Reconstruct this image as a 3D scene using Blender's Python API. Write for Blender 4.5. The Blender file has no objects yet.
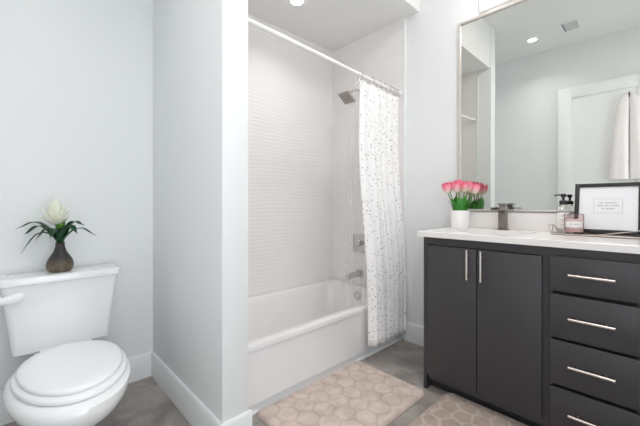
import bpy, bmesh, math, random
from mathutils import Vector, Matrix, noise
random.seed(7)
PI = math.pi
S = bpy.context.scene
COL = S.collection

# ------------------------------------------------------------------ camera
CAM_H = 1.08
FPX = 328.0
TH = math.atan2(349, 328)
cd = bpy.data.cameras.new('camera'); cam = bpy.data.objects.new('camera', cd); COL.objects.link(cam)
cam.location = (0, 0, CAM_H)
cam.rotation_euler = (PI / 2, 0, -(PI / 2 - TH))
cd.sensor_width = 36.0; cd.lens = FPX / 640 * 36.0
cd.shift_y = -(213 - 203.5) / 640
cd.clip_start = 0.02
S.camera = cam
try:
    S.cycles.max_bounces = 24; S.cycles.diffuse_bounces = 16; S.cycles.glossy_bounces = 8; S.cycles.transmission_bounces = 12; S.cycles.transparent_max_bounces = 16
except Exception: pass

# ------------------------------------------------------------------ world, exposure, big lights
S.view_settings.view_transform = 'Standard'
try: S.view_settings.look = 'None'
except Exception: pass
S.view_settings.exposure = -0.03
S.view_settings.gamma = 1.0
S.view_settings.use_curve_mapping = False
w = bpy.data.worlds.new('daylight'); S.world = w; w.use_nodes = True
bg = w.node_tree.nodes['Background']
bg.inputs[0].default_value = (0.92, 0.96, 1.0, 1); bg.inputs[1].default_value = 1.0

DOORWAY_POWER = 15.0
CAN_POWER = 3.0
ALCOVE_POWER = 1.3
CEILING_FILL_POWER = 16.0
VANITY_EMIT = 7.0

def lamp(name, kind, loc, energy, color=(1, 1, 1), size=0.2, size_y=None, rot=(0, 0, 0), shape=None, parent=None, spread=180):
    d = bpy.data.lights.new(name, kind); d.energy = energy; d.color = color
    if kind == 'AREA':
        d.size = size; d.spread = math.radians(spread)
        if shape: d.shape = shape
        if size_y: d.size_y = size_y
    o = bpy.data.objects.new(name, d); COL.objects.link(o); o.location = loc; o.rotation_euler = rot
    if parent: o.parent = parent
    return o
# daylight coming from the hall through the doorway behind the camera
lamp('hall_daylight', 'AREA', (0.22, -0.56, 1.30), DOORWAY_POWER, (0.925, 0.968, 1.0), 0.86, 1.9, (PI / 2, 0, 0), 'RECTANGLE')

# added soft fill lamp below the ceiling, not a fixture of the room
lamp('added_ceiling_fill', 'AREA', (1.35, 0.25, 2.985), CEILING_FILL_POWER, (1.0, 0.975, 0.95), 0.6, 0.5, (0, 0, 0), 'RECTANGLE')

# ------------------------------------------------------------------ materials
def lin(c):
    return tuple(((v / 255) / 12.92 if v / 255 <= 0.04045 else ((v / 255 + 0.055) / 1.055) ** 2.4) for v in c)

def mat(name, rgb, rough=0.5, metal=0.0, var=0.04, vscale=6.0, bump=0.0, bscale=60.0, **kw):
    m = bpy.data.materials.new(name); m.use_nodes = True
    nt = m.node_tree; b = nt.nodes['Principled BSDF']
    c = lin(rgb)
    tc = nt.nodes.new('ShaderNodeTexCoord')
    if var > 0:
        n = nt.nodes.new('ShaderNodeTexNoise'); n.inputs['Scale'].default_value = vscale; n.inputs['Detail'].default_value = 4
        nt.links.new(tc.outputs['Object'], n.inputs['Vector'])
        r = nt.nodes.new('ShaderNodeValToRGB')
        r.color_ramp.elements[0].position = 0.3; r.color_ramp.elements[1].position = 0.7
        r.color_ramp.elements[0].color = (*[v * (1 - var) for v in c], 1)
        r.color_ramp.elements[1].color = (*[min(1, v * (1 + var)) for v in c], 1)
        nt.links.new(n.outputs['Fac'], r.inputs['Fac']); nt.links.new(r.outputs['Color'], b.inputs['Base Color'])
    else:
        b.inputs['Base Color'].default_value = (*c, 1)
    b.inputs['Roughness'].default_value = rough; b.inputs['Metallic'].default_value = metal
    if bump > 0:
        n2 = nt.nodes.new('ShaderNodeTexNoise'); n2.inputs['Scale'].default_value = bscale; n2.inputs['Detail'].default_value = 3
        nt.links.new(tc.outputs['Object'], n2.inputs['Vector'])
        bp = nt.nodes.new('ShaderNodeBump'); bp.inputs['Strength'].default_value = bump; bp.inputs['Distance'].default_value = 0.004
        nt.links.new(n2.outputs['Fac'], bp.inputs['Height']); nt.links.new(bp.outputs['Normal'], b.inputs['Normal'])
    for k, v in kw.items():
        b.inputs[k.replace('_', ' ')].default_value = v
    return m

def emit(name, rgb, strength):
    m = bpy.data.materials.new(name); m.use_nodes = True
    b = m.node_tree.nodes['Principled BSDF']
    b.inputs['Base Color'].default_value = (*lin(rgb), 1)
    b.inputs['Emission Color'].default_value = (*lin(rgb), 1); b.inputs['Emission Strength'].default_value = strength
    return m

M = {}
M['wall'] = mat('wall_paint', (233, 235, 236), 0.55, var=0.01, vscale=2, bump=0.04, bscale=180)
M['ceil'] = mat('ceiling_paint', (234, 234, 233), 0.7, var=0.01, vscale=2)
M['base'] = mat('baseboard_shaded_white', (230, 232, 233), 0.4, var=0.01)  # same white as the trim, with its shade mixed into the colour
M['trim'] = mat('white_trim', (240, 241, 242), 0.35, var=0.01)
M['door'] = mat('door_paint', (238, 239, 240), 0.4, var=0.01)
M['tile'] = mat('white_wave_tile', (237, 235, 234), 0.28, var=0.012, vscale=3)
M['tub'] = mat('white_acrylic', (236, 235, 235), 0.16, var=0.006)
M['porcelain'] = mat('porcelain', (240, 241, 242), 0.12, var=0.005, Coat_Weight=0.4, Coat_Roughness=0.05)
M['plastic'] = mat('white_plastic', (240, 241, 242), 0.2, var=0.005)
M['char'] = mat('charcoal_paint', (61, 59, 62), 0.42, var=0.05, vscale=3, bump=0.03, bscale=120)
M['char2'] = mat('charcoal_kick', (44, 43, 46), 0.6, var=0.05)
M['quartz'] = mat('white_quartz', (238, 234, 232), 0.18, var=0.02, vscale=5)
M['nickel'] = mat('brushed_nickel', (190, 183, 177), 0.4, metal=1.0, var=0.03, vscale=40)
M['handle'] = mat('satin_nickel', (214, 206, 199), 0.3, metal=1.0, var=0.02, vscale=40)
M['chrome'] = mat('chrome', (205, 204, 203), 0.12, metal=1.0, var=0.01)
M['champ'] = mat('champagne_metal', (196, 186, 180), 0.28, metal=1.0, var=0.02)
M['mframe'] = mat('silver_frame', (214, 208, 202), 0.35, metal=0.35, var=0.02)
M['rod'] = mat('white_rod', (244, 243, 242), 0.3, var=0.005)
M['black'] = mat('black_plastic', (22, 21, 23), 0.3, var=0.05)
M['frame'] = mat('black_frame', (38, 36, 38), 0.4, var=0.06, vscale=20)
M['paper'] = mat('white_paper', (240, 241, 244), 0.6, var=0.01)
M['ink'] = mat('grey_ink', (176, 176, 172), 0.7, var=0.02)
M['label'] = mat('paper_label', (241, 238, 236), 0.5, var=0.01)
M['goldink'] = mat('grey_label_print', (168, 152, 150), 0.6, var=0.02)
M['pinkwax'] = mat('pink_wax', (243, 214, 212), 0.35, var=0.03)
M['whitepot'] = mat('white_ceramic_pot', (240, 238, 237), 0.35, var=0.01)
M['towel'] = mat('pale_pink_terry', (243, 236, 237), 0.95, var=0.02, bump=0.5, bscale=400)
M['faucet'] = mat('dark_brushed_nickel', (140, 132, 127), 0.36, metal=1.0, var=0.06, vscale=60)
M['bathmetal'] = mat('polished_nickel', (200, 196, 193), 0.25, metal=1.0, var=0.02)
M['dark_hook'] = mat('dark_metal_hook', (120, 116, 112), 0.35, metal=1.0, var=0.02)
M['stem'] = mat('tulip_stem', (104, 138, 62), 0.5, var=0.12)
M['tleaf'] = mat('tulip_leaf', (58, 132, 46), 0.45, var=0.25, vscale=18)
M['bleaf'] = mat('bromeliad_leaf', (20, 66, 36), 0.38, var=0.3, vscale=14)
M['bract'] = mat('green_bract', (96, 150, 52), 0.45, var=0.2, vscale=20)
M['wpetal'] = mat('cream_petal', (247, 247, 232), 0.55, var=0.02, Subsurface_Weight=0.15)
M['caulk'] = mat('white_caulk', (246, 246, 246), 0.4, var=0.0)
M['toe'] = mat('tub_toe_strip', (222, 224, 226), 0.35, var=0.02)
M['shade'] = emit('frosted_lit_glass', (255, 250, 242), VANITY_EMIT)
M['lens'] = emit('recessed_lens', (255, 249, 240), 9.0)
M['hall'] = mat('hall_paint', (225, 227, 230), 0.6, var=0.01)
M['drain'] = mat('dark_rubber', (60, 58, 58), 0.5, var=0.02)

def glass(name, rgb=(250, 250, 250), rough=0.03, ior=1.3):
    m = bpy.data.materials.new(name); m.use_nodes = True
    b = m.node_tree.nodes['Principled BSDF']
    b.inputs['Base Color'].default_value = (*lin(rgb), 1); b.inputs['Roughness'].default_value = rough
    b.inputs['Transmission Weight'].default_value = 1.0; b.inputs['IOR'].default_value = ior
    return m
M['glass'] = glass('clear_glass'); M['pinkglass'] = glass('pink_glass', (253, 244, 243))

def mirror_mat():
    m = bpy.data.materials.new('mirror_silver'); m.use_nodes = True
    b = m.node_tree.nodes['Principled BSDF']
    b.inputs['Base Color'].default_value = (0.735, 0.75, 0.715, 1); b.inputs['Metallic'].default_value = 1.0; b.inputs['Roughness'].default_value = 0.0
    return m
M['mirror'] = mirror_mat()

def liner_mat():
    m = bpy.data.materials.new('clear_liner'); m.use_nodes = True
    nt = m.node_tree; nt.nodes.clear()
    out = nt.nodes.new('ShaderNodeOutputMaterial'); mx = nt.nodes.new('ShaderNodeMixShader')
    t = nt.nodes.new('ShaderNodeBsdfTransparent'); p = nt.nodes.new('ShaderNodeBsdfPrincipled')
    t.inputs[0].default_value = (0.97, 0.97, 0.97, 1)
    p.inputs['Base Color'].default_value = (0.85, 0.85, 0.85, 1); p.inputs['Roughness'].default_value = 0.2
    lw = nt.nodes.new('ShaderNodeLayerWeight'); lw.inputs[0].default_value = 0.35
    mr = nt.nodes.new('ShaderNodeMapRange'); mr.inputs[3].default_value = 0.05; mr.inputs[4].default_value = 0.4
    nt.links.new(lw.outputs['Facing'], mr.inputs[0]); nt.links.new(mr.outputs[0], mx.inputs[0])
    nt.links.new(t.outputs[0], mx.inputs[1]); nt.links.new(p.outputs[0], mx.inputs[2]); nt.links.new(mx.outputs[0], out.inputs[0])
    return m
M['liner'] = liner_mat()

def floor_mat():
    m = bpy.data.materials.new('slate_floor_tile'); m.use_nodes = True
    nt = m.node_tree; b = nt.nodes['Principled BSDF']; L = nt.links.new
    tc = nt.nodes.new('ShaderNodeTexCoord'); mp = nt.nodes.new('ShaderNodeMapping')
    mp.inputs['Location'].default_value = (0.22, 0.225, 0)
    L(tc.outputs['Object'], mp.inputs['Vector'])
    br = nt.nodes.new('ShaderNodeTexBrick')
    br.inputs['Scale'].default_value = 1.0; br.inputs['Brick Width'].default_value = 0.6; br.inputs['Row Height'].default_value = 0.3
    br.inputs['Mortar Size'].default_value = 0.0022; br.inputs['Mortar Smooth'].default_value = 0.1; br.inputs['Bias'].default_value = 0
    br.inputs['Color1'].default_value = (*lin((148, 141, 136)), 1); br.inputs['Color2'].default_value = (*lin((172, 166, 161)), 1)
    br.inputs['Mortar'].default_value = (*lin((158, 154, 150)), 1)
    L(mp.outputs['Vector'], br.inputs['Vector'])
    n = nt.nodes.new('ShaderNodeTexNoise'); n.inputs['Scale'].default_value = 5.5; n.inputs['Detail'].default_value = 7; n.inputs['Roughness'].default_value = 0.62
    n.inputs['Distortion'].default_value = 0.6
    L(tc.outputs['Object'], n.inputs['Vector'])
    r = nt.nodes.new('ShaderNodeValToRGB')
    r.color_ramp.elements[0].position = 0.3; r.color_ramp.elements[0].color = (0.56, 0.54, 0.53, 1)
    r.color_ramp.elements[1].position = 0.72; r.color_ramp.elements[1].color = (1.25, 1.25, 1.25, 1)
    L(n.outputs['Fac'], r.inputs['Fac'])
    mx = nt.nodes.new('ShaderNodeMix'); mx.data_type = 'RGBA'; mx.blend_type = 'MULTIPLY'; mx.inputs[0].default_value = 1.0
    L(br.outputs['Color'], mx.inputs[6]); L(r.outputs['Color'], mx.inputs[7]); L(mx.outputs[2], b.inputs['Base Color'])
    b.inputs['Roughness'].default_value = 0.42
    bp = nt.nodes.new('ShaderNodeBump'); bp.inputs['Strength'].default_value = 0.25; bp.inputs['Distance'].default_value = 0.003
    mt = nt.nodes.new('ShaderNodeMath'); mt.operation = 'SUBTRACT'
    L(n.outputs['Fac'], mt.inputs[0]); L(br.outputs['Fac'], mt.inputs[1]); L(mt.outputs[0], bp.inputs['Height']); L(bp.outputs['Normal'], b.inputs['Normal'])
    return m
M['floor'] = floor_mat()

def rug_mat(name, rgb, rgb_groove):
    m = bpy.data.materials.new(name); m.use_nodes = True
    nt = m.node_tree; b = nt.nodes['Principled BSDF']; L = nt.links.new
    tc = nt.nodes.new('ShaderNodeTexCoord')
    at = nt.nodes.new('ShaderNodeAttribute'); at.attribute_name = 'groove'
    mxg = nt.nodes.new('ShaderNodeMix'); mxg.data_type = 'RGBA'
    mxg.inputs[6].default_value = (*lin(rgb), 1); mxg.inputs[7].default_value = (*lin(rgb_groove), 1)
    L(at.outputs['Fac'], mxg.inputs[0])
    n = nt.nodes.new('ShaderNodeTexNoise'); n.inputs['Scale'].default_value = 16; n.inputs['Detail'].default_value = 5
    L(tc.outputs['Object'], n.inputs['Vector'])
    r = nt.nodes.new('ShaderNodeValToRGB')
    r.color_ramp.elements[0].position = 0.32; r.color_ramp.elements[0].color = (0.84, 0.83, 0.82, 1)
    r.color_ramp.elements[1].position = 0.62; r.color_ramp.elements[1].color = (1.06, 1.06, 1.06, 1)
    L(n.outputs['Fac'], r.inputs['Fac'])
    mx = nt.nodes.new('ShaderNodeMix'); mx.data_type = 'RGBA'; mx.blend_type = 'MULTIPLY'; mx.inputs[0].default_value = 1.0
    L(mxg.outputs[2], mx.inputs[6]); L(r.outputs['Color'], mx.inputs[7]); L(mx.outputs[2], b.inputs['Base Color'])
    b.inputs['Roughness'].default_value = 0.95
    b.inputs['Sheen Weight'].default_value = 0.3
    n2 = nt.nodes.new('ShaderNodeTexNoise'); n2.inputs['Scale'].default_value = 260; n2.inputs['Detail'].default_value = 2
    L(tc.outputs['Object'], n2.inputs['Vector'])
    bp = nt.nodes.new('ShaderNodeBump'); bp.inputs['Strength'].default_value = 0.5; bp.inputs['Distance'].default_value = 0.003
    L(n2.outputs['Fac'], bp.inputs['Height']); L(bp.outputs['Normal'], b.inputs['Normal'])
    return m
M['rug'] = rug_mat('taupe_plush', (207, 190, 180), (188, 169, 157))  # darker groove colour paints shade into the creases between the hexagons
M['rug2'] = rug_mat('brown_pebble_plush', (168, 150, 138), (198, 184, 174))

def curtain_mat():
    m = bpy.data.materials.new('dotted_curtain'); m.use_nodes = True
    nt = m.node_tree; b = nt.nodes['Principled BSDF']; L = nt.links.new
    uv = nt.nodes.new('ShaderNodeUVMap'); uv.uv_map = 'UVMap'
    v = nt.nodes.new('ShaderNodeTexVoronoi'); v.inputs['Scale'].default_value = 52.0; v.inputs['Randomness'].default_value = 0.7
    L(uv.outputs['UV'], v.inputs['Vector'])
    lt = nt.nodes.new('ShaderNodeMath'); lt.operation = 'LESS_THAN'; lt.inputs[1].default_value = 0.235
    L(v.outputs['Distance'], lt.inputs[0])
    sep = nt.nodes.new('ShaderNodeSeparateColor'); L(v.outputs['Color'], sep.inputs[0])
    r = nt.nodes.new('ShaderNodeValToRGB'); r.color_ramp.interpolation = 'CONSTANT'
    e = r.color_ramp.elements
    e[0].position = 0; e[0].color = (*lin((138, 136, 137)), 1)
    e[1].position = 0.35; e[1].color = (*lin((165, 163, 162)), 1)
    x = e.new(0.7); x.color = (*lin((200, 195, 192)), 1)
    L(sep.outputs[0], r.inputs['Fac'])
    mx = nt.nodes.new('ShaderNodeMix'); mx.data_type = 'RGBA'
    mx.inputs[6].default_value = (*lin((244, 243, 243)), 1)
    L(lt.outputs[0], mx.inputs[0]); L(r.outputs['Color'], mx.inputs[7]); L(mx.outputs[2], b.inputs['Base Color'])
    b.inputs['Roughness'].default_value = 0.8
    return m
M['curtain'] = curtain_mat()

def attr_mat(name, attr, c0, c1, rough=0.5, c_mid=None):
    m = bpy.data.materials.new(name); m.use_nodes = True
    nt = m.node_tree; b = nt.nodes['Principled BSDF']
    at = nt.nodes.new('ShaderNodeAttribute'); at.attribute_name = attr
    r = nt.nodes.new('ShaderNodeValToRGB')
    r.color_ramp.elements[0].color = (*lin(c0), 1); r.color_ramp.elements[1].color = (*lin(c1), 1)
    if c_mid:
        x = r.color_ramp.elements.new(0.45); x.color = (*lin(c_mid), 1)
    nt.links.new(at.outputs['Fac'], r.inputs['Fac']); nt.links.new(r.outputs['Color'], b.inputs['Base Color'])
    b.inputs['Roughness'].default_value = rough
    return m
M['tulip'] = attr_mat('tulip_petal', 'tint', (244, 236, 214), (230, 62, 108), 0.5, (250, 172, 186))

def vase_mat():
    m = bpy.data.materials.new('two_tone_stoneware'); m.use_nodes = True
    nt = m.node_tree; b = nt.nodes['Principled BSDF']; L = nt.links.new
    tc = nt.nodes.new('ShaderNodeTexCoord'); sp = nt.nodes.new('ShaderNodeSeparateXYZ'); L(tc.outputs['Object'], sp.inputs[0])
    n = nt.nodes.new('ShaderNodeTexNoise'); n.inputs['Scale'].default_value = 70; n.inputs['Detail'].default_value = 5
    L(tc.outputs['Object'], n.inputs['Vector'])
    ad = nt.nodes.new('ShaderNodeMath'); ad.operation = 'MULTIPLY_ADD'; ad.inputs[1].default_value = 0.05
    L(n.outputs['Fac'], ad.inputs[0]); L(sp.outputs['Z'], ad.inputs[2])
    mr = nt.nodes.new('ShaderNodeMapRange'); mr.inputs[1].default_value = 0.055; mr.inputs[2].default_value = 0.10
    L(ad.outputs[0], mr.inputs[0])
    r = nt.nodes.new('ShaderNodeValToRGB'); e = r.color_ramp.elements
    e[0].color = (*lin((108, 97, 82)), 1); e[1].color = (*lin((54, 52, 52)), 1)
    L(mr.outputs[0], r.inputs['Fac'])
    r2 = nt.nodes.new('ShaderNodeValToRGB'); r2.color_ramp.elements[0].color = (0.55, 0.5, 0.45, 1); r2.color_ramp.elements[1].color = (1.25, 1.2, 1.15, 1)
    r2.color_ramp.elements[0].position = 0.35; r2.color_ramp.elements[1].position = 0.65
    L(n.outputs['Fac'], r2.inputs['Fac'])
    mx = nt.nodes.new('ShaderNodeMix'); mx.data_type = 'RGBA'; mx.blend_type = 'MULTIPLY'; mx.inputs[0].default_value = 0.8
    L(r.outputs['Color'], mx.inputs[6]); L(r2.outputs['Color'], mx.inputs[7]); L(mx.outputs[2], b.inputs['Base Color'])
    b.inputs['Roughness'].default_value = 0.5
    return m
M['vase'] = vase_mat()

# ------------------------------------------------------------------ mesh helpers
ORIG = {}
def thing(name, label, cat, loc=(0, 0, 0), group=None):
    o = bpy.data.objects.new(name, None); COL.objects.link(o); o.location = loc
    o.empty_display_size = 0.05
    ORIG[o.name] = Vector(loc)
    tag(o, label, cat, group)
    return o
def tag(o, label=None, cat=None, group=None, kind=None):
    if label: o['label'] = label
    if cat: o['category'] = cat
    if group: o['group'] = group
    if kind: o['kind'] = kind
    return o

class MB:
    """collects shapes, links them as ONE mesh object"""
    def __init__(self): self.bm = bmesh.new()
    def _merge(self, b2, mtx=None):
        if mtx is not None: b2.transform(mtx)
        me = bpy.data.meshes.new('tmp'); b2.to_mesh(me); b2.free()
        self.bm.from_mesh(me); bpy.data.meshes.remove(me)
    def box(self, x0, x1, y0, y1, z0, z1, bev=0.0, seg=2, mtx=None):
        b = bmesh.new(); bmesh.ops.create_cube(b, size=1.0)
        b.transform(Matrix.Translation(((x0 + x1) / 2, (y0 + y1) / 2, (z0 + z1) / 2)) @ Matrix.Diagonal((x1 - x0, y1 - y0, z1 - z0, 1)))
        if bev > 0:
            bmesh.ops.bevel(b, geom=list(b.edges), offset=bev, segments=seg, profile=0.5, affect='EDGES')
        self._merge(b, mtx); return self
    def loft(self, rings, cap0=True, cap1=True, closed=True):
        bm = self.bm; vs = [[bm.verts.new(p) for p in r] for r in rings]
        n = len(rings[0])
        for a, b in zip(vs[:-1], vs[1:]):
            for i in range(n if closed else n - 1):
                j = (i + 1) % n
                bm.faces.new((a[i], a[j], b[j], b[i]))
        if cap0 and closed: bm.faces.new(list(reversed(vs[0])))
        if cap1 and closed: bm.faces.new(vs[-1])
        return self
    def lathe(self, prof, c=(0, 0, 0), seg=28, axis='Z', cap0=True, cap1=True):
        rings = []
        for r, z in prof:
            ring = []
            for i in range(seg):
                t = 2 * PI * i / seg
                if axis == 'Z': p = (c[0] + r * math.cos(t), c[1] + r * math.sin(t), c[2] + z)
                elif axis == 'X': p = (c[0] + z, c[1] + r * math.cos(t), c[2] + r * math.sin(t))
                else: p = (c[0] + r * math.sin(t), c[1] + z, c[2] + r * math.cos(t))
                ring.append(p)
            rings.append(ring)
        return self.loft(rings, cap0, cap1)
    def tube(self, pts, r, seg=10, r1=None):
        pts = [Vector(p) for p in pts]; n = len(pts); rings = []
        up = Vector((0, 0, 1)); prev = None
        for i, p in enumerate(pts):
            d = (pts[min(i + 1, n - 1)] - pts[max(i - 1, 0)]).normalized()
            if prev is None:
                a = up if abs(d.dot(up)) < 0.9 else Vector((1, 0, 0))
                u = d.cross(a).normalized()
            else:
                u = (prev - d * prev.dot(d)).normalized()
            prev = u; v = d.cross(u)
            rr = r if r1 is None else r + (r1 - r) * i / (n - 1)
            rings.append([p + u * rr * math.cos(2 * PI * k / seg) + v * rr * math.sin(2 * PI * k / seg) for k in range(seg)])
        return self.loft(rings)
    def torus(self, c, R, r, normal='X', seg=22, s2=8):
        bm = self.bm; g = []
        for i in range(seg):
            t = 2 * PI * i / seg; row = []
            for j in range(s2):
                q = 2 * PI * j / s2; rad = R + r * math.cos(q); h = r * math.sin(q)
                a, b = rad * math.cos(t), rad * math.sin(t)
                p = {'X': (h, a, b), 'Y': (a, h, b), 'Z': (a, b, h)}[normal]
                row.append(bm.verts.new((c[0] + p[0], c[1] + p[1], c[2] + p[2])))
            g.append(row)
        for i in range(seg):
            for j in range(s2):
                bm.faces.new((g[i][j], g[(i + 1) % seg][j], g[(i + 1) % seg][(j + 1) % s2], g[i][(j + 1) % s2]))
        return self
    def grid(self, fn, nu, nv):
        bm = self.bm; vs = [[bm.verts.new(fn(i / (nu - 1), j / (nv - 1))) for j in range(nv)] for i in range(nu)]
        for i in range(nu - 1):
            for j in range(nv - 1):
                bm.faces.new((vs[i][j], vs[i + 1][j], vs[i + 1][j + 1], vs[i][j + 1]))
        return vs
    def build(self, name, m, parent=None, smooth=True, angle=35, recalc=True):
        if recalc: bmesh.ops.recalc_face_normals(self.bm, faces=self.bm.faces)
        me = bpy.data.meshes.new(name)
        org = Vector((0, 0, 0))
        if parent is not None: org = ORIG[parent.name]
        self.bm.transform(Matrix.Translation(-org))
        self.bm.to_mesh(me); self.bm.free()
        o = bpy.data.objects.new(name, me); COL.objects.link(o)
        me.materials.append(m)
        if smooth:
            me.shade_smooth()
            try: me.set_sharp_from_angle(angle=math.radians(angle))
            except Exception: pass
        if parent is not None: o.parent = parent
        ORIG[o.name] = org.copy()
        return o

def box(name, m, b, parent=None, bev=0.0, seg=2):
    return MB().box(*b, bev=bev, seg=seg).build(name, m, parent)
def struct(o): o['kind'] = 'structure'; return o
def copy_thing(o):
    r = o.copy(); COL.objects.link(r); ORIG[r.name] = ORIG[o.name].copy()
    def kids(a, b):
        for ch in list(a.children):
            c = ch.copy(); COL.objects.link(c); c.parent = b; kids(ch, c)
    kids(o, r)
    return r

def rrect(x0, x1, y0, y1, r, z, n=6):
    out = []
    for cx, cy, a in ((x1 - r, y1 - r, 0), (x0 + r, y1 - r, PI / 2), (x0 + r, y0 + r, PI), (x1 - r, y0 + r, 1.5 * PI)):
        for k in range(n + 1):
            t = a + PI / 2 * k / n
            out.append((cx + r * math.cos(t), cy + r * math.sin(t), z))
    return out

# ------------------------------------------------------------------ room shell
XL, XR, YB, YF, ZC = -0.35, 2.275, 2.235, -0.45, 3.0
PX0, PX1, PY = 0.65, 0.776, 1.297         # partition
TUBF = 1.455
SOF_Z, SOF_Y = 2.55, 1.31
struct(box('floor', M['floor'], (XL - .1, XR + .1, -1.6, YB + .1, -0.1, 0)))
struct(box('ceiling', M['ceil'], (XL - .1, XR + .1, -1.6, YB + .1, ZC, ZC + .1)))
struct(box('wall_left', M['wall'], (XL - .1, XL, YF, YB + .1, 0, ZC)))
struct(box('wall_right', M['wall'], (XR, XR + .1, YF, YB + .1, 0, ZC)))
struct(box('wall_back', M['wall'], (XL, XR, YB, YB + .1, 0, ZC)))
struct(box('wall_partition', M['wall'], (PX0, PX1, PY, YB, 0, ZC), bev=0.003))
struct(box('wall_soffit', M['ceil'], (PX1, XR, SOF_Y, YB, SOF_Z, ZC)))
# front wall with an open doorway to the hall
b = MB(); b.box(XL, -0.25, YF - .1, YF, 0, ZC); b.box(0.68, XR, YF - .1, YF, 0, ZC); b.box(-0.25, 0.68, YF - .1, YF, 2.42, ZC)
struct(b.build('wall_front', M['wall']))

BH = 0.148
def baseboard(name, pts, nrm):
    """profile swept along straight pieces: pts list of ((x0,y0),(x1,y1)) with outward normal"""
    b = MB()
    for (p, q), n in zip(pts, nrm):
        prof = [(0, 0), (0.013, 0), (0.013, BH - 0.014), (0.009, BH - 0.004), (0.005, BH), (0, BH)]
        r0 = [(p[0] + n[0] * t, p[1] + n[1] * t, z + 0.0) for t, z in prof]
        r1 = [(q[0] + n[0] * t, q[1] + n[1] * t, z + 0.0) for t, z in prof]
        b.loft([r0, r1])
    return struct(b.build(name, M['base']))
baseboard('baseboard_back', [((XL, YB), (PX0, YB))], [(0, -1)])
baseboard('baseboard_left', [((XL, 0.95), (XL, YB))], [(1, 0)])
baseboard('baseboard_partition', [((PX0, PY - .013), (PX0, YB)), ((PX0 - .013, PY), (PX1 + .013, PY)), ((PX1, PY), (PX1, TUBF - .02))], [(-1, 0), (0, -1), (1, 0)])
baseboard('baseboard_right', [((XR, 0.99), (XR, TUBF - .02))], [(-1, 0)])

# wavy white wall tile, real relief
def tile_panel(name, axis):
    b = MB()
    def h(u, z):
        a = 0.9 * math.sin(u * 9.0 + z * 3.1) + 0.7 * math.sin(u * 4.3 - z * 5.7 + 1.3) + 0.5 * noise.noise(Vector((u * 2.2, z * 2.0, 3.0)))
        return (0.00050 + 0.00022 * noise.noise(Vector((u * 6, z * 9, 1.0)))) * math.sin(2 * PI * z / 0.030 + a) + 0.00028 * math.sin(2 * PI * z / 0.021 + 1.7 * a + 3 * u)
    z0, z1 = 0.351, SOF_Z
    NZ = 400
    if axis == 'Y':
        fn = lambda u, v: (PX1 + u * (XR - PX1), YB - 0.006 + h(u * 1.5, z0 + v * (z1 - z0)), z0 + v * (z1 - z0))
    elif axis == 'P':
        y0, y1 = 1.437, YB
        fn = lambda u, v: (PX1 + 0.009 + h(u * 0.8 + 9, z0 + v * (z1 - z0)), y1 + u * (y0 - y1), z0 + v * (z1 - z0))
    else:
        y0, y1 = 1.437, YB
        fn = lambda u, v: (XR - 0.009 + h(u * 0.8 + 5, z0 + v * (z1 - z0)), y0 + u * (y1 - y0), z0 + v * (z1 - z0))
    b.grid(fn, 46 if axis == 'Y' else 30, NZ)
    o = b.build(name, M['tile'], angle=80, recalc=False)
    return struct(o)
tile_panel('wall_tile_back', 'Y'); tile_panel('wall_tile_right', 'X'); tile_panel('wall_tile_left', 'P')
struct(box('trim_1', M['trim'], (XR - 0.016, XR, 1.425, 1.437, 0.02, SOF_Z), bev=0.003))       # tile edge
struct(box('trim_3', M['trim'], (PX1, PX1 + .016, 1.425, 1.437, 0.357, SOF_Z), bev=0.003))
struct(box('trim_2', M['caulk'], (PX1, XR - .013, TUBF - 0.003, TUBF + 0.0098, 0.0, 0.008)))      # caulk line
# open panel door against the left wall (seen in the mirror)
DX = XL + 0.04
b = MB()
y0, y1, zt = 0.08, 0.91, 2.48
b.box(XL + .006, DX, y0, y0 + .13, .012, zt, .002); b.box(XL + .006, DX, y1 - .135, y1, .012, zt, .002)
b.box(XL + .006, DX, y0 + .13, y1 - .135, zt - .128, zt, .002); b.box(XL + .006, DX, y0 + .13, y1 - .135, .012, .25, .002)
dr = struct(b.build('door_1', M['door']))
box('door_panel', M['door'], (XL + .012, DX - .012, y0 + .131, y1 - .136, .251, zt - .129), dr)

# ------------------------------------------------------------------ recessed lights, vent
def can_light(loc, label, power, color=(1, .965, .92)):
    t = thing('recessed_light', label, 'ceiling light', loc, 'recessed ceiling lights')
    b = MB(); x, y, z = loc
    b.lathe([(0.044, -0.001), (0.046, -0.008), (0.062, -0.008), (0.066, -0.001)], loc, 32, cap0=False, cap1=False)
    b.build('trim_ring', M['trim'], t)
    MB().lathe([(0.0445, -0.0005), (0.0445, -0.004)], loc, 32).build('lens', M['lens'], t)
    lamp('light_source', 'AREA', (0, 0, -0.012), power, color, 0.10, None, (0, 0, 0), 'DISK', t, 120)
    return t
can_light((1.505, 1.845, SOF_Z), 'round recessed light glowing in the lowered ceiling over the bathtub', ALCOVE_POWER)
can_light((0.13, 1.07, ZC), 'round recessed light on the main ceiling, seen in the mirror', CAN_POWER)
t = thing('ceiling_vent', 'small rectangular grey ceiling vent seen in the mirror beside the recessed light', 'vent', (0.14, 0.70, ZC))
b = MB()
vx0, vx1, vy0, vy1 = 0.06, 0.30, 0.63, 0.785
for q in ((vx0, vx1, vy0, vy0 + .014), (vx0, vx1, vy1 - .014, vy1), (vx0, vx0 + .014, vy0 + .014, vy1 - .014), (vx1 - .014, vx1, vy0 + .014, vy1 - .014)):
    b.box(*q, ZC - .01, ZC, .002)
b.build('vent_frame', M['trim'], t)
MB().box(vx0 + .014, vx1 - .014, vy0 + .014, vy1 - .014, ZC - .002, ZC - .0005).build('vent_back', mat('vent_shadow_grey', (96, 98, 98), .8), t)
b = MB()
for k in range(9):
    y = vy0 + .022 + k * 0.0126
    b.box(vx0 + .014, vx1 - .014, y - .0035, y + .0035, ZC - .008, ZC - .0025)
b.build('vent_slats', M['trim'], t)

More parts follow.
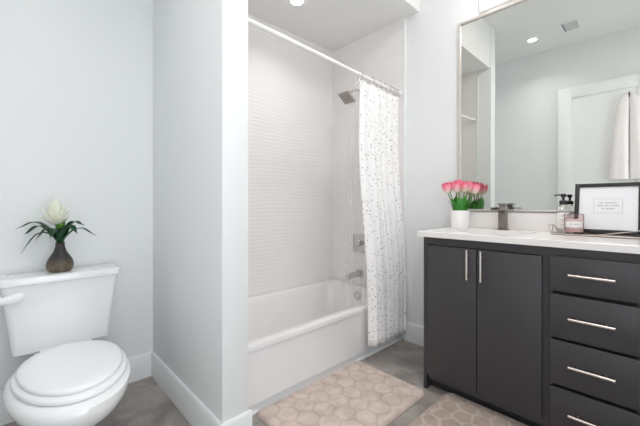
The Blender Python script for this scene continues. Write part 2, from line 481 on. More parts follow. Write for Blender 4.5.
# ------------------------------------------------------------------ bathtub
t = thing('bathtub', 'white alcove bathtub with a plain front apron', 'bathtub', ((PX1 + XR) / 2, TUBF, 0))
X0, X1, Y0, Y1 = PX1 + .012, XR - .012, TUBF, YB - .01
RZ = 0.354
b = MB()
def outer(z, front, r=0.012): return rrect(X0, X1, front, Y1, r, z, 5)
rings = [outer(0.052, Y0 + .030), outer(0.046, Y0 + .004), outer(RZ - .034, Y0 + .008), outer(RZ - .031, Y0 + .001), outer(RZ - .012, Y0, .014), outer(RZ - .003, Y0 + .003, .016), outer(RZ, Y0 + .012, .02)]
def inner(z, l, r, f, bk, rad): return rrect(X0 + l, X1 - r, Y0 + f, Y1 - bk, rad, z, 5)
rings += [inner(RZ, .10, .062, .062, .034, .11), inner(RZ - .004, .106, .067, .068, .039, .11), inner(RZ - .03, .125, .075, .078, .048, .12),
          inner(.2, .20, .095, .10, .075, .13), inner(.09, .27, .12, .125, .10, .14), inner(.062, .31, .15, .155, .13, .13), inner(.055, .40, .25, .24, .22, .1)]
b.loft(rings)
tub = b.build('tub_body', M['tub'], t, angle=50)
box('toe_strip', M['toe'], (X0, X1, TUBF + .010, TUBF + .026, .001, .0455), t)
# overflow plate on the plumbing end inside the tub, drain
ovx = X1 - .088
b = MB(); b.lathe([(0.036, 0.0), (0.036, -0.008), (0.03, -0.014), (0.0, -0.015)], (ovx, 1.845, 0.285), 28, 'X', cap1=False)
b.build('overflow_plate', M['bathmetal'], t)
MB().lathe([(0.03, 0), (0.028, 0.005), (0.0, 0.006)], (X1 - .35, 1.845, 0.056), 24, cap1=False).build('drain', M['nickel'], t)

XT = XR - 0.0125   # tile face on the plumbing wall
# shower head with arm
t = thing('shower_fixture', 'square brushed nickel overhead shower on an arm above the bathtub', 'shower', (XT, 1.865, 2.07))
yS = 1.865
arm = [(XT - .002, yS, 2.075), (XT - .06, yS, 2.072), (XT - .11, yS, 2.058), (XT - .15, yS, 2.03), (XT - .172, yS, 2.008)]
MB().tube(arm, 0.0085, 12).build('shower_arm', M['nickel'], t)
MB().lathe([(0.028, 0), (0.028, -.006), (0.014, -.012)], (XT, yS, 2.075), 24, 'X').build('wall_flange', M['nickel'], t)
Rm = Matrix.Translation((XT - .198, yS, 1.975)) @ Matrix.Rotation(math.radians(34), 4, 'Y')
hd = MB().box(-.06, .06, -.06, .06, -.007, .007, .003, mtx=Rm)
hd.box(-.035, .035, -.035, .035, .006, .016, .004, mtx=Rm)
hd = hd.build('spray_head', M['nickel'], t)
b = MB()
for i in range(-3, 4):
    for j in range(-3, 4):
        b.box(i * .015 - .0022, i * .015 + .0022, j * .015 - .0022, j * .015 + .0022, -.0095, -.0065, mtx=Rm)
b.build('spray_nozzles', M['drain'], hd)
b = MB(); tmp = MB(); tmp.lathe([(.017, .014), (.017, .028), (.012, .043)], (0, 0, 0), 18)
tmp.bm.transform(Rm); b._merge(tmp.bm); b.build('swivel_joint', M['nickel'], t)
# valve
t = thing('shower_valve', 'square brushed nickel shower valve plate on the tiled wall beside the curtain', 'shower valve', (XT, 1.885, .725))
MB().box(XT - .008, XT + .001, 1.805, 1.965, .645, .805, .004).build('valve_plate', M['bathmetal'], t)
MB().lathe([(.03, 0), (.028, -.04), (.024, -.044)], (XT - .007, 1.885, .73), 24, 'X').build('valve_hub', M['bathmetal'], t)
MB().box(XT - .052, XT - .036, 1.845, 1.925, .72, .742, .004).build('lever', M['bathmetal'], t)
# tub spout
t = thing('tub_spout', 'brushed nickel tub spout on the tiled wall below the shower valve', 'tub spout', (XT, 1.885, .455))
MB().box(XT - .01, XT + .001, 1.85, 1.92, .425, .49, .003).build('spout_plate', M['bathmetal'], t)
b = MB()
rg = []
for x, z, hw, hh in ((XT - .008, .458, .022, .022), (XT - .07, .458, .022, .022), (XT - .13, .456, .022, .02), (XT - .165, .448, .021, .022), (XT - .175, .442, .019, .02)):
    rg.append([(x, 1.885 + a, z + c) for a, c in [(p[0], p[1]) for p in rrect(-hw, hw, -hh, hh, .008, 0, 4)]])
b.loft(rg); b.build('spout_body', M['bathmetal'], t)

# ------------------------------------------------------------------ shower rod, rings, curtain, liner
RY = 1.472
def rodz(x): return 2.02 + (x - .755) * (1.957 - 2.02) / 1.51
t = thing('shower_rod', 'long white tension rod spanning the bathtub opening', 'curtain rod', (PX1, RY, rodz(PX1)))
MB().tube([(PX1 + .02, RY, rodz(PX1)), (1.55, RY, rodz(1.55))], .0135, 14).build('outer_tube', M['rod'], t)
MB().tube([(1.55, RY, rodz(1.55)), (XT - .018, RY, rodz(XT))], .0115, 14).build('inner_tube', M['rod'], t)
MB().lathe([(.021, 0), (.021, .014), (.016, .02)], (PX1 + .011, RY, rodz(PX1)), 20, 'X').build('end_cap', M['rod'], t)
MB().lathe([(.016, -.022), (.021, -.016), (.021, -.001)], (XT, RY, rodz(XT)), 20, 'X').build('end_cap', M['rod'], t)
ordn = ['first', 'second', 'third', 'fourth', 'fifth', 'sixth', 'seventh', 'eighth']
RX = [2.215, 2.185, 2.15, 2.105, 2.05, 1.985, 1.90, 1.77]
ring0 = None
for k, x in enumerate(RX):
    lab = 'shiny metal curtain ring, %s from the tiled end wall' % ordn[k]
    if ring0 is None:
        ring0 = thing('curtain_ring', lab, 'curtain ring', (x, RY, rodz(x)), 'curtain rings on the shower rod')
        MB().torus((x, RY, rodz(x) - .010), .0245, .0022, 'X').build('ring_hoop', M['chrome'], ring0)
        b = MB()
        for j in range(3):
            b.lathe([(.001, -.004), (.0042, 0), (.001, .004)], (x, RY - .012 + .012 * j, rodz(x) + .0165), 8)
        b.build('roller_beads', M['chrome'], ring0)
        r = ring0
    else:
        r = copy_thing(ring0); r.location = (x, RY, rodz(x)); r['label'] = lab

def curtain_sheet(name, m, x0, x1, yfun, zt, zb, pleats, amp, phase=0.0, nu=240, nv=50, xflare=0.0, xbow=0.0, irregular=0.3):
    """gathered cloth; UV in metres of unfolded cloth"""
    def xy(s, v):
        a = amp * (0.55 + 0.45 * min(1, v * 3))
        ph = 2 * PI * pleats * (s + irregular * 0.05 * math.sin(2 * PI * s * 1.7 + 0.6)) + phase
        wob = 0.25 * math.sin(v * 2.2 + s * 9)
        y = yfun(v, s) + a * math.sin(ph + wob) * (0.7 + 0.3 * math.sin(5.1 * s + 1)) + 0.25 * a * math.sin(2.3 * ph + v * 1.5)
        x = x0 + s * (x1 - x0) + 0.008 * math.sin(2 * ph + wob) + xflare * v * (1 - 1.2 * s) - xbow * math.sin(PI * v) * (1 - .6 * s)
        return x, y
    bm = bmesh.new(); uvl = bm.loops.layers.uv.new('UVMap'); U = []
    vs = []
    for i in range(nu):
        s = i / (nu - 1); col = []
        for j in range(nv):
            v = j / (nv - 1); x, y = xy(s, v)
            ztop = zt(x); zz = ztop + (zb(s) - ztop) * v
            col.append(bm.verts.new((x, y, zz)))
        vs.append(col)
    acc = 0; U = [0]
    for i in range(1, nu):
        a, b_ = vs[i - 1][nv // 2].co, vs[i][nv // 2].co
        acc += math.hypot(a.x - b_.x, a.y - b_.y); U.append(acc)
    for i in range(nu - 1):
        for j in range(nv - 1):
            f = bm.faces.new((vs[i][j], vs[i + 1][j], vs[i + 1][j + 1], vs[i][j + 1]))
            for lp, (a, c) in zip(f.loops, ((i, j), (i + 1, j), (i + 1, j + 1), (i, j + 1))):
                lp[uvl].uv = (U[a], vs[a][c].co.z)
    me = bpy.data.meshes.new(name); bm.to_mesh(me); bm.free(); me.materials.append(m); me.shade_smooth()
    o = bpy.data.objects.new(name, me); COL.objects.link(o)
    return o
c = curtain_sheet('shower_curtain', M['curtain'], 1.768, 2.236,
                  lambda v, s: RY - .078 * (lambda q: q * q * (3 - 2 * q))(min(1, max(0, (v - .2) / .62))) - .028 * v * (1 / (1 + math.exp((s - .47) * 40))) + .02 * v * s, lambda x: rodz(x) - .036,
                  lambda s: .125 - .055 * s, 6.0, .024, 0.4, xflare=-.032, xbow=.006)
md = c.modifiers.new('cloth_thickness', 'SOLIDIFY'); md.thickness = .0012
tag(c, 'white shower curtain with small grey dots, gathered at the tiled end wall', 'shower curtain')
c = curtain_sheet('curtain_liner', M['liner'], 1.69, 2.20,
                  lambda v, s: RY + .004 + .095 * min(1, v * 1.15), lambda x: rodz(x) - .04, lambda s: .25, 7.5, .012, 1.4, nu=180, nv=30)
tag(c, 'clear plastic liner hanging inside the tub behind the dotted curtain', 'curtain liner')

# ------------------------------------------------------------------ rugs
def rug(name, m, x0, x1, y0, y1, rad, H, cell, label, group, irregular=0.0, step=0.0065, rot=0.0):
    nx = int((x1 - x0) / step) + 1; ny = int((y1 - y0) / step) + 1
    rnd = random.Random(5)
    pts = []
    a = cell; bz = cell * math.sqrt(3) / 2
    for j in range(-2, int((y1 - y0) / bz) + 3):
        for i in range(-2, int((x1 - x0) / a) + 3):
            pts.append((x0 + (i + (0.5 if j % 2 else 0)) * a + rnd.uniform(-1, 1) * irregular * a, y0 + j * bz + rnd.uniform(-1, 1) * irregular * a))
    from collections import defaultdict
    hsh = defaultdict(list)
    for p in pts: hsh[(int(p[0] // a), int(p[1] // a))].append(p)
    def groove(x, y):
        cx, cy = int(x // a), int(y // a); ds = []
        for ii in (-2, -1, 0, 1, 2):
            for jj in (-2, -1, 0, 1, 2):
                for p in hsh.get((cx + ii, cy + jj), ()): ds.append(math.hypot(p[0] - x, p[1] - y))
        ds.sort(); return (ds[1] - ds[0])
    def edge(x, y):
        dx = max(x0 + rad - x, 0, x - (x1 - rad)); dy = max(y0 + rad - y, 0, y - (y1 - rad))
        if dx > 0 and dy > 0: return rad - math.hypot(dx, dy)
        return min(x - x0, x1 - x, y - y0, y1 - y)
    bm = bmesh.new(); lay = bm.verts.layers.float.new('groove'); V = {}
    def clampxy(x, y):
        # pull corner points on to the rounded outline
        for cx, sx in ((x0 + rad, -1), (x1 - rad, 1)):
            for cy, sy in ((y0 + rad, -1), (y1 - rad, 1)):
                if (x - cx) * sx > 0 and (y - cy) * sy > 0:
                    u, v = abs(x - cx) / rad, abs(y - cy) / rad
                    # square -> disc mapping
                    return cx + sx * rad * u * math.sqrt(max(0, 1 - v * v / 2)), cy + sy * rad * v * math.sqrt(max(0, 1 - u * u / 2))
        return x, y
    bound = []
    for i in range(nx):
        for j in range(ny):
            x = x0 + (x1 - x0) * i / (nx - 1); y = y0 + (y1 - y0) * j / (ny - 1)
            x, y = clampxy(x, y)
            g = groove(x, y); e = max(0, edge(x, y))
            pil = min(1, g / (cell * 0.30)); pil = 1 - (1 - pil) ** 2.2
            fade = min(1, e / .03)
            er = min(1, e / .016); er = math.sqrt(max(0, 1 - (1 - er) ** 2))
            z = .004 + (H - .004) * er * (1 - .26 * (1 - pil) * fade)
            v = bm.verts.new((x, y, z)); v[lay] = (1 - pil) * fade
            V[i, j] = v
    for i in range(nx - 1):
        for j in range(ny - 1):
            bm.faces.new((V[i, j], V[i + 1, j], V[i + 1, j + 1], V[i, j + 1]))
    loop = [V[i, 0] for i in range(nx)] + [V[nx - 1, j] for j in range(1, ny)] + [V[i, ny - 1] for i in range(nx - 2, -1, -1)] + [V[0, j] for j in range(ny - 2, 0, -1)]
    low = []
    for v in loop:
        q = bm.verts.new((v.co.x, v.co.y, 0.0005)); low.append(q)
    for k in range(len(loop)):
        n = (k + 1) % len(loop)
        bm.faces.new((loop[n], loop[k], low[k], low[n]))
    bm.faces.new(list(reversed(low)))
    me = bpy.data.meshes.new(name); bm.to_mesh(me); bm.free(); me.materials.append(m); me.shade_smooth()
    o = bpy.data.objects.new(name, me); COL.objects.link(o)
    return tag(o, label, 'bath mat', group)
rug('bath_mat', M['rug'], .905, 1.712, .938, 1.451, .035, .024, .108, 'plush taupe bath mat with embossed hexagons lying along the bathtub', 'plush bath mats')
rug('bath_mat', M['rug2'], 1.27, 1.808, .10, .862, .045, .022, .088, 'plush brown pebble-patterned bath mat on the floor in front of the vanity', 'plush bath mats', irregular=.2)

# ------------------------------------------------------------------ toilet
TX = .191
t = thing('toilet', 'white two-piece toilet with its lid closed', 'toilet', (TX, 1.8, 0))
def egg(cx, yf, yb, hw, z, n=48, k=.42, sq=2.0):
    L = yb - yf; yc = yb - k * L; out = []
    for i in range(n):
        a = 2 * PI * i / n; c_, s_ = math.cos(a), math.sin(a)
        c2 = math.copysign(abs(c_) ** (2 / sq), c_); s2 = math.copysign(abs(s_) ** (2 / sq), s_)
        y = yc + (yb - yc) * s2 if s_ > 0 else yc + (yc - yf) * s2
        out.append((cx + hw * c2, y, z))
    return out
b = MB()
BX = TX - .009
b.loft([egg(BX, 1.56, 2.13, .105, .0, sq=2.6), egg(BX, 1.565, 2.13, .10, .02, sq=2.6), egg(BX, 1.58, 2.13, .092, .10, sq=2.5), egg(BX, 1.57, 2.13, .095, .16, sq=2.4),
        egg(BX, 1.53, 2.12, .118, .205, sq=2.3), egg(BX, 1.46, 2.10, .158, .25, sq=2.2), egg(BX, 1.395, 2.06, .192, .295, sq=2.1), egg(BX, 1.374, 2.03, .204, .33, sq=2.1),
        egg(BX, 1.370, 2.02, .206, .352, sq=2.1), egg(BX + .004, 1.372, 2.01, .202, .372, sq=2.1), egg(BX + .006, 1.39, 2.00, .186, .380, sq=2.1)])
bowl = b.build('bowl', M['porcelain'], t, angle=60)
b = MB(); b.box(TX - .12, TX + .12, 1.93, 2.16, .28, .371, .02, 3); b.build('rear_deck', M['porcelain'], bowl)
b = MB()
o1 = lambda z, d: egg(TX - .004, 1.412 + d, 1.945 - d, .191 - d, z)
i1 = lambda z: egg(TX - .002, 1.50, 1.84, .115, z)
b.loft([i1(.384), o1(.384, .004), o1(.388, 0), o1(.397, 0), o1(.402, .004), i1(.402)], cap0=False, cap1=False)
b.build('seat_ring', M['plastic'], t, angle=60)
b = MB()
l1 = lambda z, d: egg(TX - .004, 1.440 + d, 1.945 - d * .6, .1765 - d, z)
b.loft([l1(.4035, .006), l1(.407, 0), l1(.416, 0), l1(.421, .004), l1(.4245, .014), l1(.4265, .05), l1(.427, .1)])
b.build('seat_lid', M['plastic'], t, angle=60)
for sx in (-.075, .075):
    MB().lathe([(.011, -.022), (.013, -.018), (.013, .018), (.011, .022)], (TX + sx, 1.962, .397), 14, 'X').build('hinge', M['plastic'], t)
# tank: wider at the top
b = MB()
def tr(z, hw, yf, yb, r=.03): return rrect(TX - hw, TX + hw, yf, yb, r, z, 6)
b.loft([tr(.372, .184, 2.055, 2.205), tr(.378, .192, 2.046, 2.21), tr(.5, .205, 2.040, 2.212), tr(.62, .219, 2.034, 2.214), tr(.704, .229, 2.03, 2.215)])
tank = b.build('tank', M['porcelain'], t, angle=50)
b = MB()
b.loft([tr(.701, .234, 2.026, 2.219, .024), tr(.704, .239, 2.018, 2.222, .026), tr(.728, .240, 2.015, 2.222, .027), tr(.735, .236, 2.020, 2.219, .025), tr(.738, .222, 2.034, 2.205, .02)])
b.build('tank_lid', M['porcelain'], t, angle=50)
LX = -.056
b = MB(); b.lathe([(.016, .0), (.016, -.012), (.012, -.016)], (LX + .010, 2.033, .655), 18, 'Y')
rg = []
for x, hz_, hy, z in ((.0, .008, .006, .660), (0.02, .015, .007, .658), (.05, .023, .007, .660), (.075, .024, .006, .665), (.090, .018, .005, .669), (.098, .006, .003, .671)):
    rg.append([(LX + x, 2.012 + hy * math.cos(2 * PI * k / 14), z - .011 + hz_ * math.sin(2 * PI * k / 14)) for k in range(14)])
b.loft(rg); b.build('flush_lever', M['plastic'], t)

# ------------------------------------------------------------------ bromeliad on the tank
VX, VY, VZ = .178, 2.105, .738
t = thing('potted_bromeliad', 'white bromeliad with arching dark leaves in a brown bottle vase on the toilet tank', 'flower arrangement', (VX, VY, VZ))
prof = [(.040, .0005), (.045, .004), (.054, .018), (.0565, .034), (.054, .05), (.046, .068), (.035, .086), (.025, .105), (.0195, .125), (.0188, .14), (.0205, .146), (.016, .146), (.014, .12)]
MB().lathe(prof, (VX, VY, VZ), 32).build('vase', M['vase'], t)
def strap(base, az, length, rise, droop, wid, m, name, parent, fold=.2, n=16, upright=False):
    base = Vector(base); d = Vector((math.cos(az), math.sin(az), 0)); sd = Vector((-math.sin(az), math.cos(az), 0))
    b = MB(); top = []; 
    rows = []
    for i in range(n + 1):
        s = i / n
        p = base + d * (length * (s ** 1.05)) + Vector((0, 0, rise * math.sin(min(1, s * 1.25) * PI * .62) - droop * s * s * s))
        if upright: p = base + d * (length * s * s) + Vector((0, 0, rise * s))
        wv = wid * (math.sin(PI * min(1, .18 + s * .82)) ** .6) * (1 if s < .75 else max(.03, 1 - ((s - .75) / .25) ** 1.6))
        up = Vector((0, 0, 1))
        rows.append([p - sd * wv + up * fold * wv, p - up * .0, p + sd * wv + up * fold * wv])
    bm = b.bm; vs = [[bm.verts.new(q) for q in r] for r in rows]
    for a, c_ in zip(vs[:-1], vs[1:]):
        for k in range(2): bm.faces.new((a[k], a[k + 1], c_[k + 1], c_[k]))
    o = b.build(name, m, parent, angle=80)
    md = o.modifiers.new('leaf_thickness', 'SOLIDIFY'); md.thickness = .0012; md.offset = 0
    return o
# image-right direction is (.729,-.685); keep the leaves clear of the wall behind
rt = math.atan2(-.685, .729)
leaves = [(rt + PI + .3, .185, .115, .03, .022), (rt + PI - .05, .20, .10, .06, .019), (rt + PI + .5, .15, .075, .11, .023),
          (rt - .05, .13, .115, .015, .020), (rt - .4, .14, .10, .04, .020), (rt + .2, .165, .085, .045, .016), (rt - 1.3, .10, .09, .05, .02), (rt - 2.1, .10, .09, .06, .02)]
for az, ln, ri, dp, wd in leaves:
    strap((VX, VY, VZ + .14), az, ln, ri, dp, wd, M['bleaf'], 'leaf', t)
for az, ln, ri in ((rt + 2.6, .03, .13), (rt - .3, .035, .12), (rt - 1.4, .03, .125), (rt + 1.2, .025, .12)):
    strap((VX, VY, VZ + .14), az, ln, ri, 0.0, .016, M['bract'], 'bract', t, upright=True)
MB().tube([(VX, VY, VZ + .10), (VX - .013, VY - .003, VZ + .27)], .006, 8).build('flower_stem', M['bract'], t)
b = MB()
rndp = random.Random(3)
def petal(b, base, az, tilt, ln, wd):
    base = Vector(base); d = Vector((math.cos(az) * math.sin(tilt), math.sin(az) * math.sin(tilt), math.cos(tilt)))
    sd = Vector((-math.sin(az), math.cos(az), 0)); nrm = d.cross(sd)
    rows = []
    for i in range(8):
        s = i / 7; wv = wd * math.sin(PI * (.15 + .84 * s)) ** .8
        p = base + d * ln * s - nrm * (.3 * ln * s * s) * -1 * .6
        rows.append([p - sd * wv - nrm * wv * .35, p, p + sd * wv - nrm * wv * .35])
    vs = [[b.bm.verts.new(q) for q in r] for r in rows]
    for a, c_ in zip(vs[:-1], vs[1:]):
        for k in range(2): b.bm.faces.new((a[k], a[k + 1], c_[k + 1], c_[k]))
for ringi, (n, tilt, ln, z0) in enumerate(((8, 1.15, .078, .225), (8, .9, .085, .24), (8, .62, .088, .252), (7, .36, .088, .262), (5, .14, .08, .275))):
    for k in range(n):
        petal(b, (VX - .014, VY - .004, VZ + z0 + .012), 2 * PI * (k + .5 * ringi) / n + rndp.uniform(-.15, .15), tilt + rndp.uniform(-.08, .08), ln * rndp.uniform(.8, 1.12), .0135)
o = b.build('blossom', M['wpetal'], t, angle=80)
md = o.modifiers.new('petal_thickness', 'SOLIDIFY'); md.thickness = .001; md.offset = 0

# ------------------------------------------------------------------ vanity
VF, VL, VE = 1.762, .986, .035          # front of the carcass, left side, far end
CT, CB = .919, .888
t = thing('vanity_cabinet', 'charcoal vanity cabinet with two doors and a stack of drawers', 'vanity', (1.95, .5, 0))
b = MB()
b.box(VF, VF + .02, VL - .034, VL, .095, CB)                         # left stile
b.box(VF, VF + .02, VE, VL - .034, .845, CB)                        # top rail
b.box(VF, VF + .02, VE, VL - .034, .07, .11)                        # bottom rail
b.box(VF, VF + .02, .355, .402, .11, .845)                          # middle stile
b.box(VF, VF + .02, VE, .085, .11, .845)
b.box(VF + .02, XR - .004, VL - .018, VL, .0, CB - .001)                           # side panels
b.box(VF, VF + .02, VL - .018, VL, .0, .095)
b.box(VF + .02, XR - .004, VE, VE + .018, .0, CB - .001)
b.box(XR - .012, XR - .002, VE + .018, VL - .018, .09, CB)
b.box(VF + .02, XR - .012, VE + .018, VL - .018, .075, .095)
car = b.build('carcass', M['char'], t, smooth=False)
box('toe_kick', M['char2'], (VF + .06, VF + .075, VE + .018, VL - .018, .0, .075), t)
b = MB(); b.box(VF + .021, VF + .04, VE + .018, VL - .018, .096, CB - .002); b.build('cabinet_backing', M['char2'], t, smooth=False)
DF = VF - .019
def bar_handle(parent, p0, p1, r=.0055):
    p0, p1 = Vector(p0), Vector(p1); b = MB(); b.tube([p0, p1], r, 12)
    d = (p1 - p0)
    for s in (.2, .8):
        q = p0 + d * s; b.tube([q, q + Vector((DF - q.x + .001, 0, 0))], r * .8, 10)
    b.build('handle', M['handle'], parent)
hx = DF - .03
for (ya, yb_, hy) in ((.680, .951, .717), (.394, .676, .648)):
    d = MB().box(DF, VF - .001, ya, yb_, .099, .842, .0022, 2).build('door', M['char'], t)
    bar_handle(d, (hx, hy, .684), (hx, hy, .838))
for (za, zb) in ((.697, .850), (.493, .682), (.287, .481), (.086, .272)):
    d = MB().box(DF, VF - .001, .076, .363, za, zb, .0022, 2).build('drawer_front', M['char'], t)
    zc = za + (zb - za) * (.5)
    bar_handle(d, (hx, .143, zc + .002), (hx, .293, zc + .002))

# countertop with an undermount basin cut-out
SX0, SX1, SY0, SY1 = 1.835, 2.145, .50, .90
t = thing('countertop', 'white quartz countertop with an undermount sink and low backsplash', 'countertop', (2.0, .5, CB))
cx0, cx1, cy0, cy1 = VF - .027, XR - .001, .02, 1.014
b = MB()
def ctr(z, d): return rrect(cx0 + d, cx1, cy0, cy1 - d, .004, z, 5)
def hole(z, r=.03): return rrect(SX0, SX1, SY0, SY1, r, z, 5)
b.loft([hole(CB), ctr(CB, 0), ctr(CT - .002, 0), ctr(CT, .002), hole(CT)], cap0=False, cap1=False)
bm = b.bm; bm.verts.ensure_lookup_table(); n = 24
for i in range(n):
    j = (i + 1) % n
    bm.faces.new((bm.verts[4 * n + i], bm.verts[4 * n + j], bm.verts[j], bm.verts[i]))
slab = b.build('slab', M['quartz'], t, angle=30)
box('backsplash', M['quartz'], (XR - .021, XR - .001, cy0, cy1 - .006, CT, 1.026), t, bev=.002)
b = MB()
b.loft([rrect(SX0 - .012, SX1 + .012, SY0 - .012, SY1 + .012, .035, CB - .001, 5), rrect(SX0 - .001, SX1 + .001, SY0 - .001, SY1 + .001, .03, CB - .001, 5), rrect(SX0 + .004, SX1 - .004, SY0 + .004, SY1 - .004, .03, .80, 5),
        rrect(SX0 + .02, SX1 - .02, SY0 + .02, SY1 - .02, .03, .772, 5), rrect(SX0 + .1, SX1 - .1, SY0 + .12, SY1 - .12, .03, .768, 5)], cap0=False)
b.build('sink_basin', M['porcelain'], t, angle=50)

# ------------------------------------------------------------------ mirror
MIR_OUT, MIR_TILT, MIR_TURN = .004, math.radians(.25), math.radians(.2)
MY0, MY1, MZ0, MZ1 = .075, 1.0, 1.031, 2.325
t = thing('wall_mirror', 'large rectangular wall mirror with a thin silver frame above the vanity', 'mirror', (XR, .54, MZ0))
MB().box(XR - .013, XR - .001, MY0 + .01, MY1 - .01, MZ0 + .01, MZ1 - .01).build('mirror_glass', M['mirror'], t, smooth=False)
b = MB(); fw = .017
b.box(XR - .024, XR - .001, MY0, MY0 + fw, MZ0, MZ1, .002); b.box(XR - .024, XR - .001, MY1 - fw, MY1, MZ0, MZ1, .002)
b.box(XR - .024, XR - .001, MY0 + fw, MY1 - fw, MZ0, MZ0 + .012, .002); b.box(XR - .024, XR - .001, MY0 + fw, MY1 - fw, MZ1 - fw, MZ1, .002)
b.build('mirror_frame', M['mframe'], t)
t.location.x -= MIR_OUT; t.rotation_euler = (0, MIR_TILT, MIR_TURN)   # it hangs very slightly off the wall plane

# ------------------------------------------------------------------ vanity light
t = thing('vanity_light', 'bar light with frosted lit shades on the wall above the mirror', 'wall light', (XR, .54, 2.42))
MB().box(XR - .02, XR - .001, .22, .862, 2.345, 2.45, .004).build('back_plate', M['rod'], t)
for y in (.80, .54, .28):
    MB().tube([(XR - .02, y, 2.43), (XR - .055, y, 2.43)], .008, 10).build('arm', M['chrome'], t)
    s = MB().lathe([(.029, 0), (.032, .003), (.032, .125), (.029, .128)], (XR - .058, y, 2.386), 26).build('shade', M['shade'], t)

# ------------------------------------------------------------------ faucet
FX, FY = 2.185, .694
t = thing('faucet', 'square brushed nickel single-hole faucet behind the sink', 'faucet', (FX, FY, CT))
MB().box(FX - .026, FX + .026, FY - .026, FY + .026, CT, CT + .006, .002).build('base_plate', M['faucet'], t)
MB().box(FX - .021, FX + .021, FY - .021, FY + .021, CT + .006, 1.038, .002).build('column', M['faucet'], t)
b = MB(); b.box(FX - .135, FX + .021, FY - .024, FY + .024, 1.038, 1.045, .0015)
b.box(FX - .135, FX + .021, FY - .024, FY - .019, 1.045, 1.057, .001); b.box(FX - .135, FX + .021, FY + .019, FY + .024, 1.045, 1.057, .001)
b.build('waterfall_spout', M['faucet'], t)
b = MB(); b.box(FX - .02, FX + .02, FY - .017, FY + .017, 1.046, 1.073, .002); b.box(FX - .03, FX + .026, FY - .023, FY + .023, 1.074, 1.081, .002)
b.build('lever_handle', M['faucet'], t)

# ------------------------------------------------------------------ tulips in a white pot
PXc, PYc = 2.135, .936
t = thing('potted_tulips', 'pink tulips with green leaves in a white cylindrical pot on the vanity', 'flower arrangement', (PXc, PYc, CT))
MB().lathe([(.050, .0005), (.0535, .003), (.0555, .02), (.0565, .113), (.0555, .116), (.051, .114), (.050, .09)], (PXc, PYc, CT), 36).build('pot', M['whitepot'], t)
RV = Vector((.729, -.685, 0)); DV = Vector((.6845, .729, 0))
def bloom(base, axis, size, parent, seed):
    rn = random.Random(seed); axis = axis.normalized()
    a0 = axis.orthogonal().normalized(); a1 = axis.cross(a0)
    bm = bmesh.new(); lay = bm.verts.layers.float.new('tint')
    org = ORIG[parent.name]
    for layer in (0, 1):
        for k in range(3):
            az = 2 * PI * (k / 3 + layer / 6) + rn.uniform(-.15, .15)
            op = rn.uniform(.95, 1.18) * (1.0 if layer else .88)
            rows = []
            NU, NV = 9, 5
            for i in range(NU):
                s = i / (NU - 1)
                rad = size * .52 * op * (math.sin(PI * min(1, .08 + s * .62)) ** .8) * (1.05 - .12 * s)
                hgt = size * 1.25 * s
                half = 1.15 * (math.sin(PI * (.12 + .80 * s)) ** .6) * (1 if s < .7 else max(.05, 1 - ((s - .7) / .3) ** 2))
                row = []
                for j in range(NV):
                    q = (j / (NV - 1) - .5) * 2
                    an = az + q * half * .62
                    rr = rad * (1 - .0 * abs(q))
                    p = base + axis * (hgt - size * .06 * abs(q)) + (a0 * math.cos(an) + a1 * math.sin(an)) * rr - org
                    v = bm.verts.new(p); v[lay] = min(1, max(0, s * .95 + .25 * (1 - abs(q)) * s - .05 + rn.uniform(-.08, .08)))
                    row.append(v)
                rows.append(row)
            for a, c_ in zip(rows[:-1], rows[1:]):
                for j in range(NV - 1): bm.faces.new((a[j], a[j + 1], c_[j + 1], c_[j]))
    me = bpy.data.meshes.new('bloom'); bm.to_mesh(me); bm.free(); me.materials.append(M['tulip']); me.shade_smooth()
    o = bpy.data.objects.new('bloom', me); COL.objects.link(o); o.parent = parent
    md = o.modifiers.new('petal_thickness', 'SOLIDIFY'); md.thickness = .0012; md.offset = 0
    return o
tl = [(-.083, -.005, 1.152, .057), (-.058, .022, 1.164, .052), (-.036, -.030, 1.158, .056), (-.008, .004, 1.174, .055), (.020, -.02, 1.160, .055), (.052, .004, 1.166, .054), (.088, -.01, 1.148, .056), (-.012, .036, 1.166, .05), (.066, .03, 1.158, .052)]
for k, (r_, d_, z, sz) in enumerate(tl):
    top = Vector((PXc, PYc, 0)) + RV * r_ + DV * d_; top.z = z
    bs = Vector((PXc, PYc, 0)) + RV * r_ * .3 + DV * d_ * .3; bs.z = CT + .085
    mid = bs.lerp(top, .55) + Vector((0, 0, .012))
    pts = [bs.lerp(mid, q) * (1 - q) + mid.lerp(top, q) * q for q in [i / 8 for i in range(9)]]
    st = MB().tube(pts, .0030, 8).build('tulip_stem', M['stem'], t)
    bloom(top - Vector((0, 0, .004)), (top - mid) * .6 + Vector((0, 0, .06)), sz, st, k)
for r_, d_, az, ln, ri, wd in ((-.032, -.02, rt + PI + .2, .04, .11, .028), (-.018, -.034, rt - PI * .62, .012, .122, .025), (.010, -.036, rt - PI * .45, .012, .128, .025), (.032, -.02, rt - .2, .034, .118, .028),
                               (-.01, .028, rt + PI * .5, .015, .128, .025), (-.034, .015, rt + PI * .85, .035, .095, .02), (.034, .012, rt + .4, .03, .10, .02), (.034, .0, rt + .1, .06, .10, .010)):
    p = Vector((PXc, PYc, CT + .085)) + RV * r_ + DV * d_
    strap(p, az, ln, ri, 0, wd, M['tleaf'], 'leaf', t, fold=.25, upright=True)

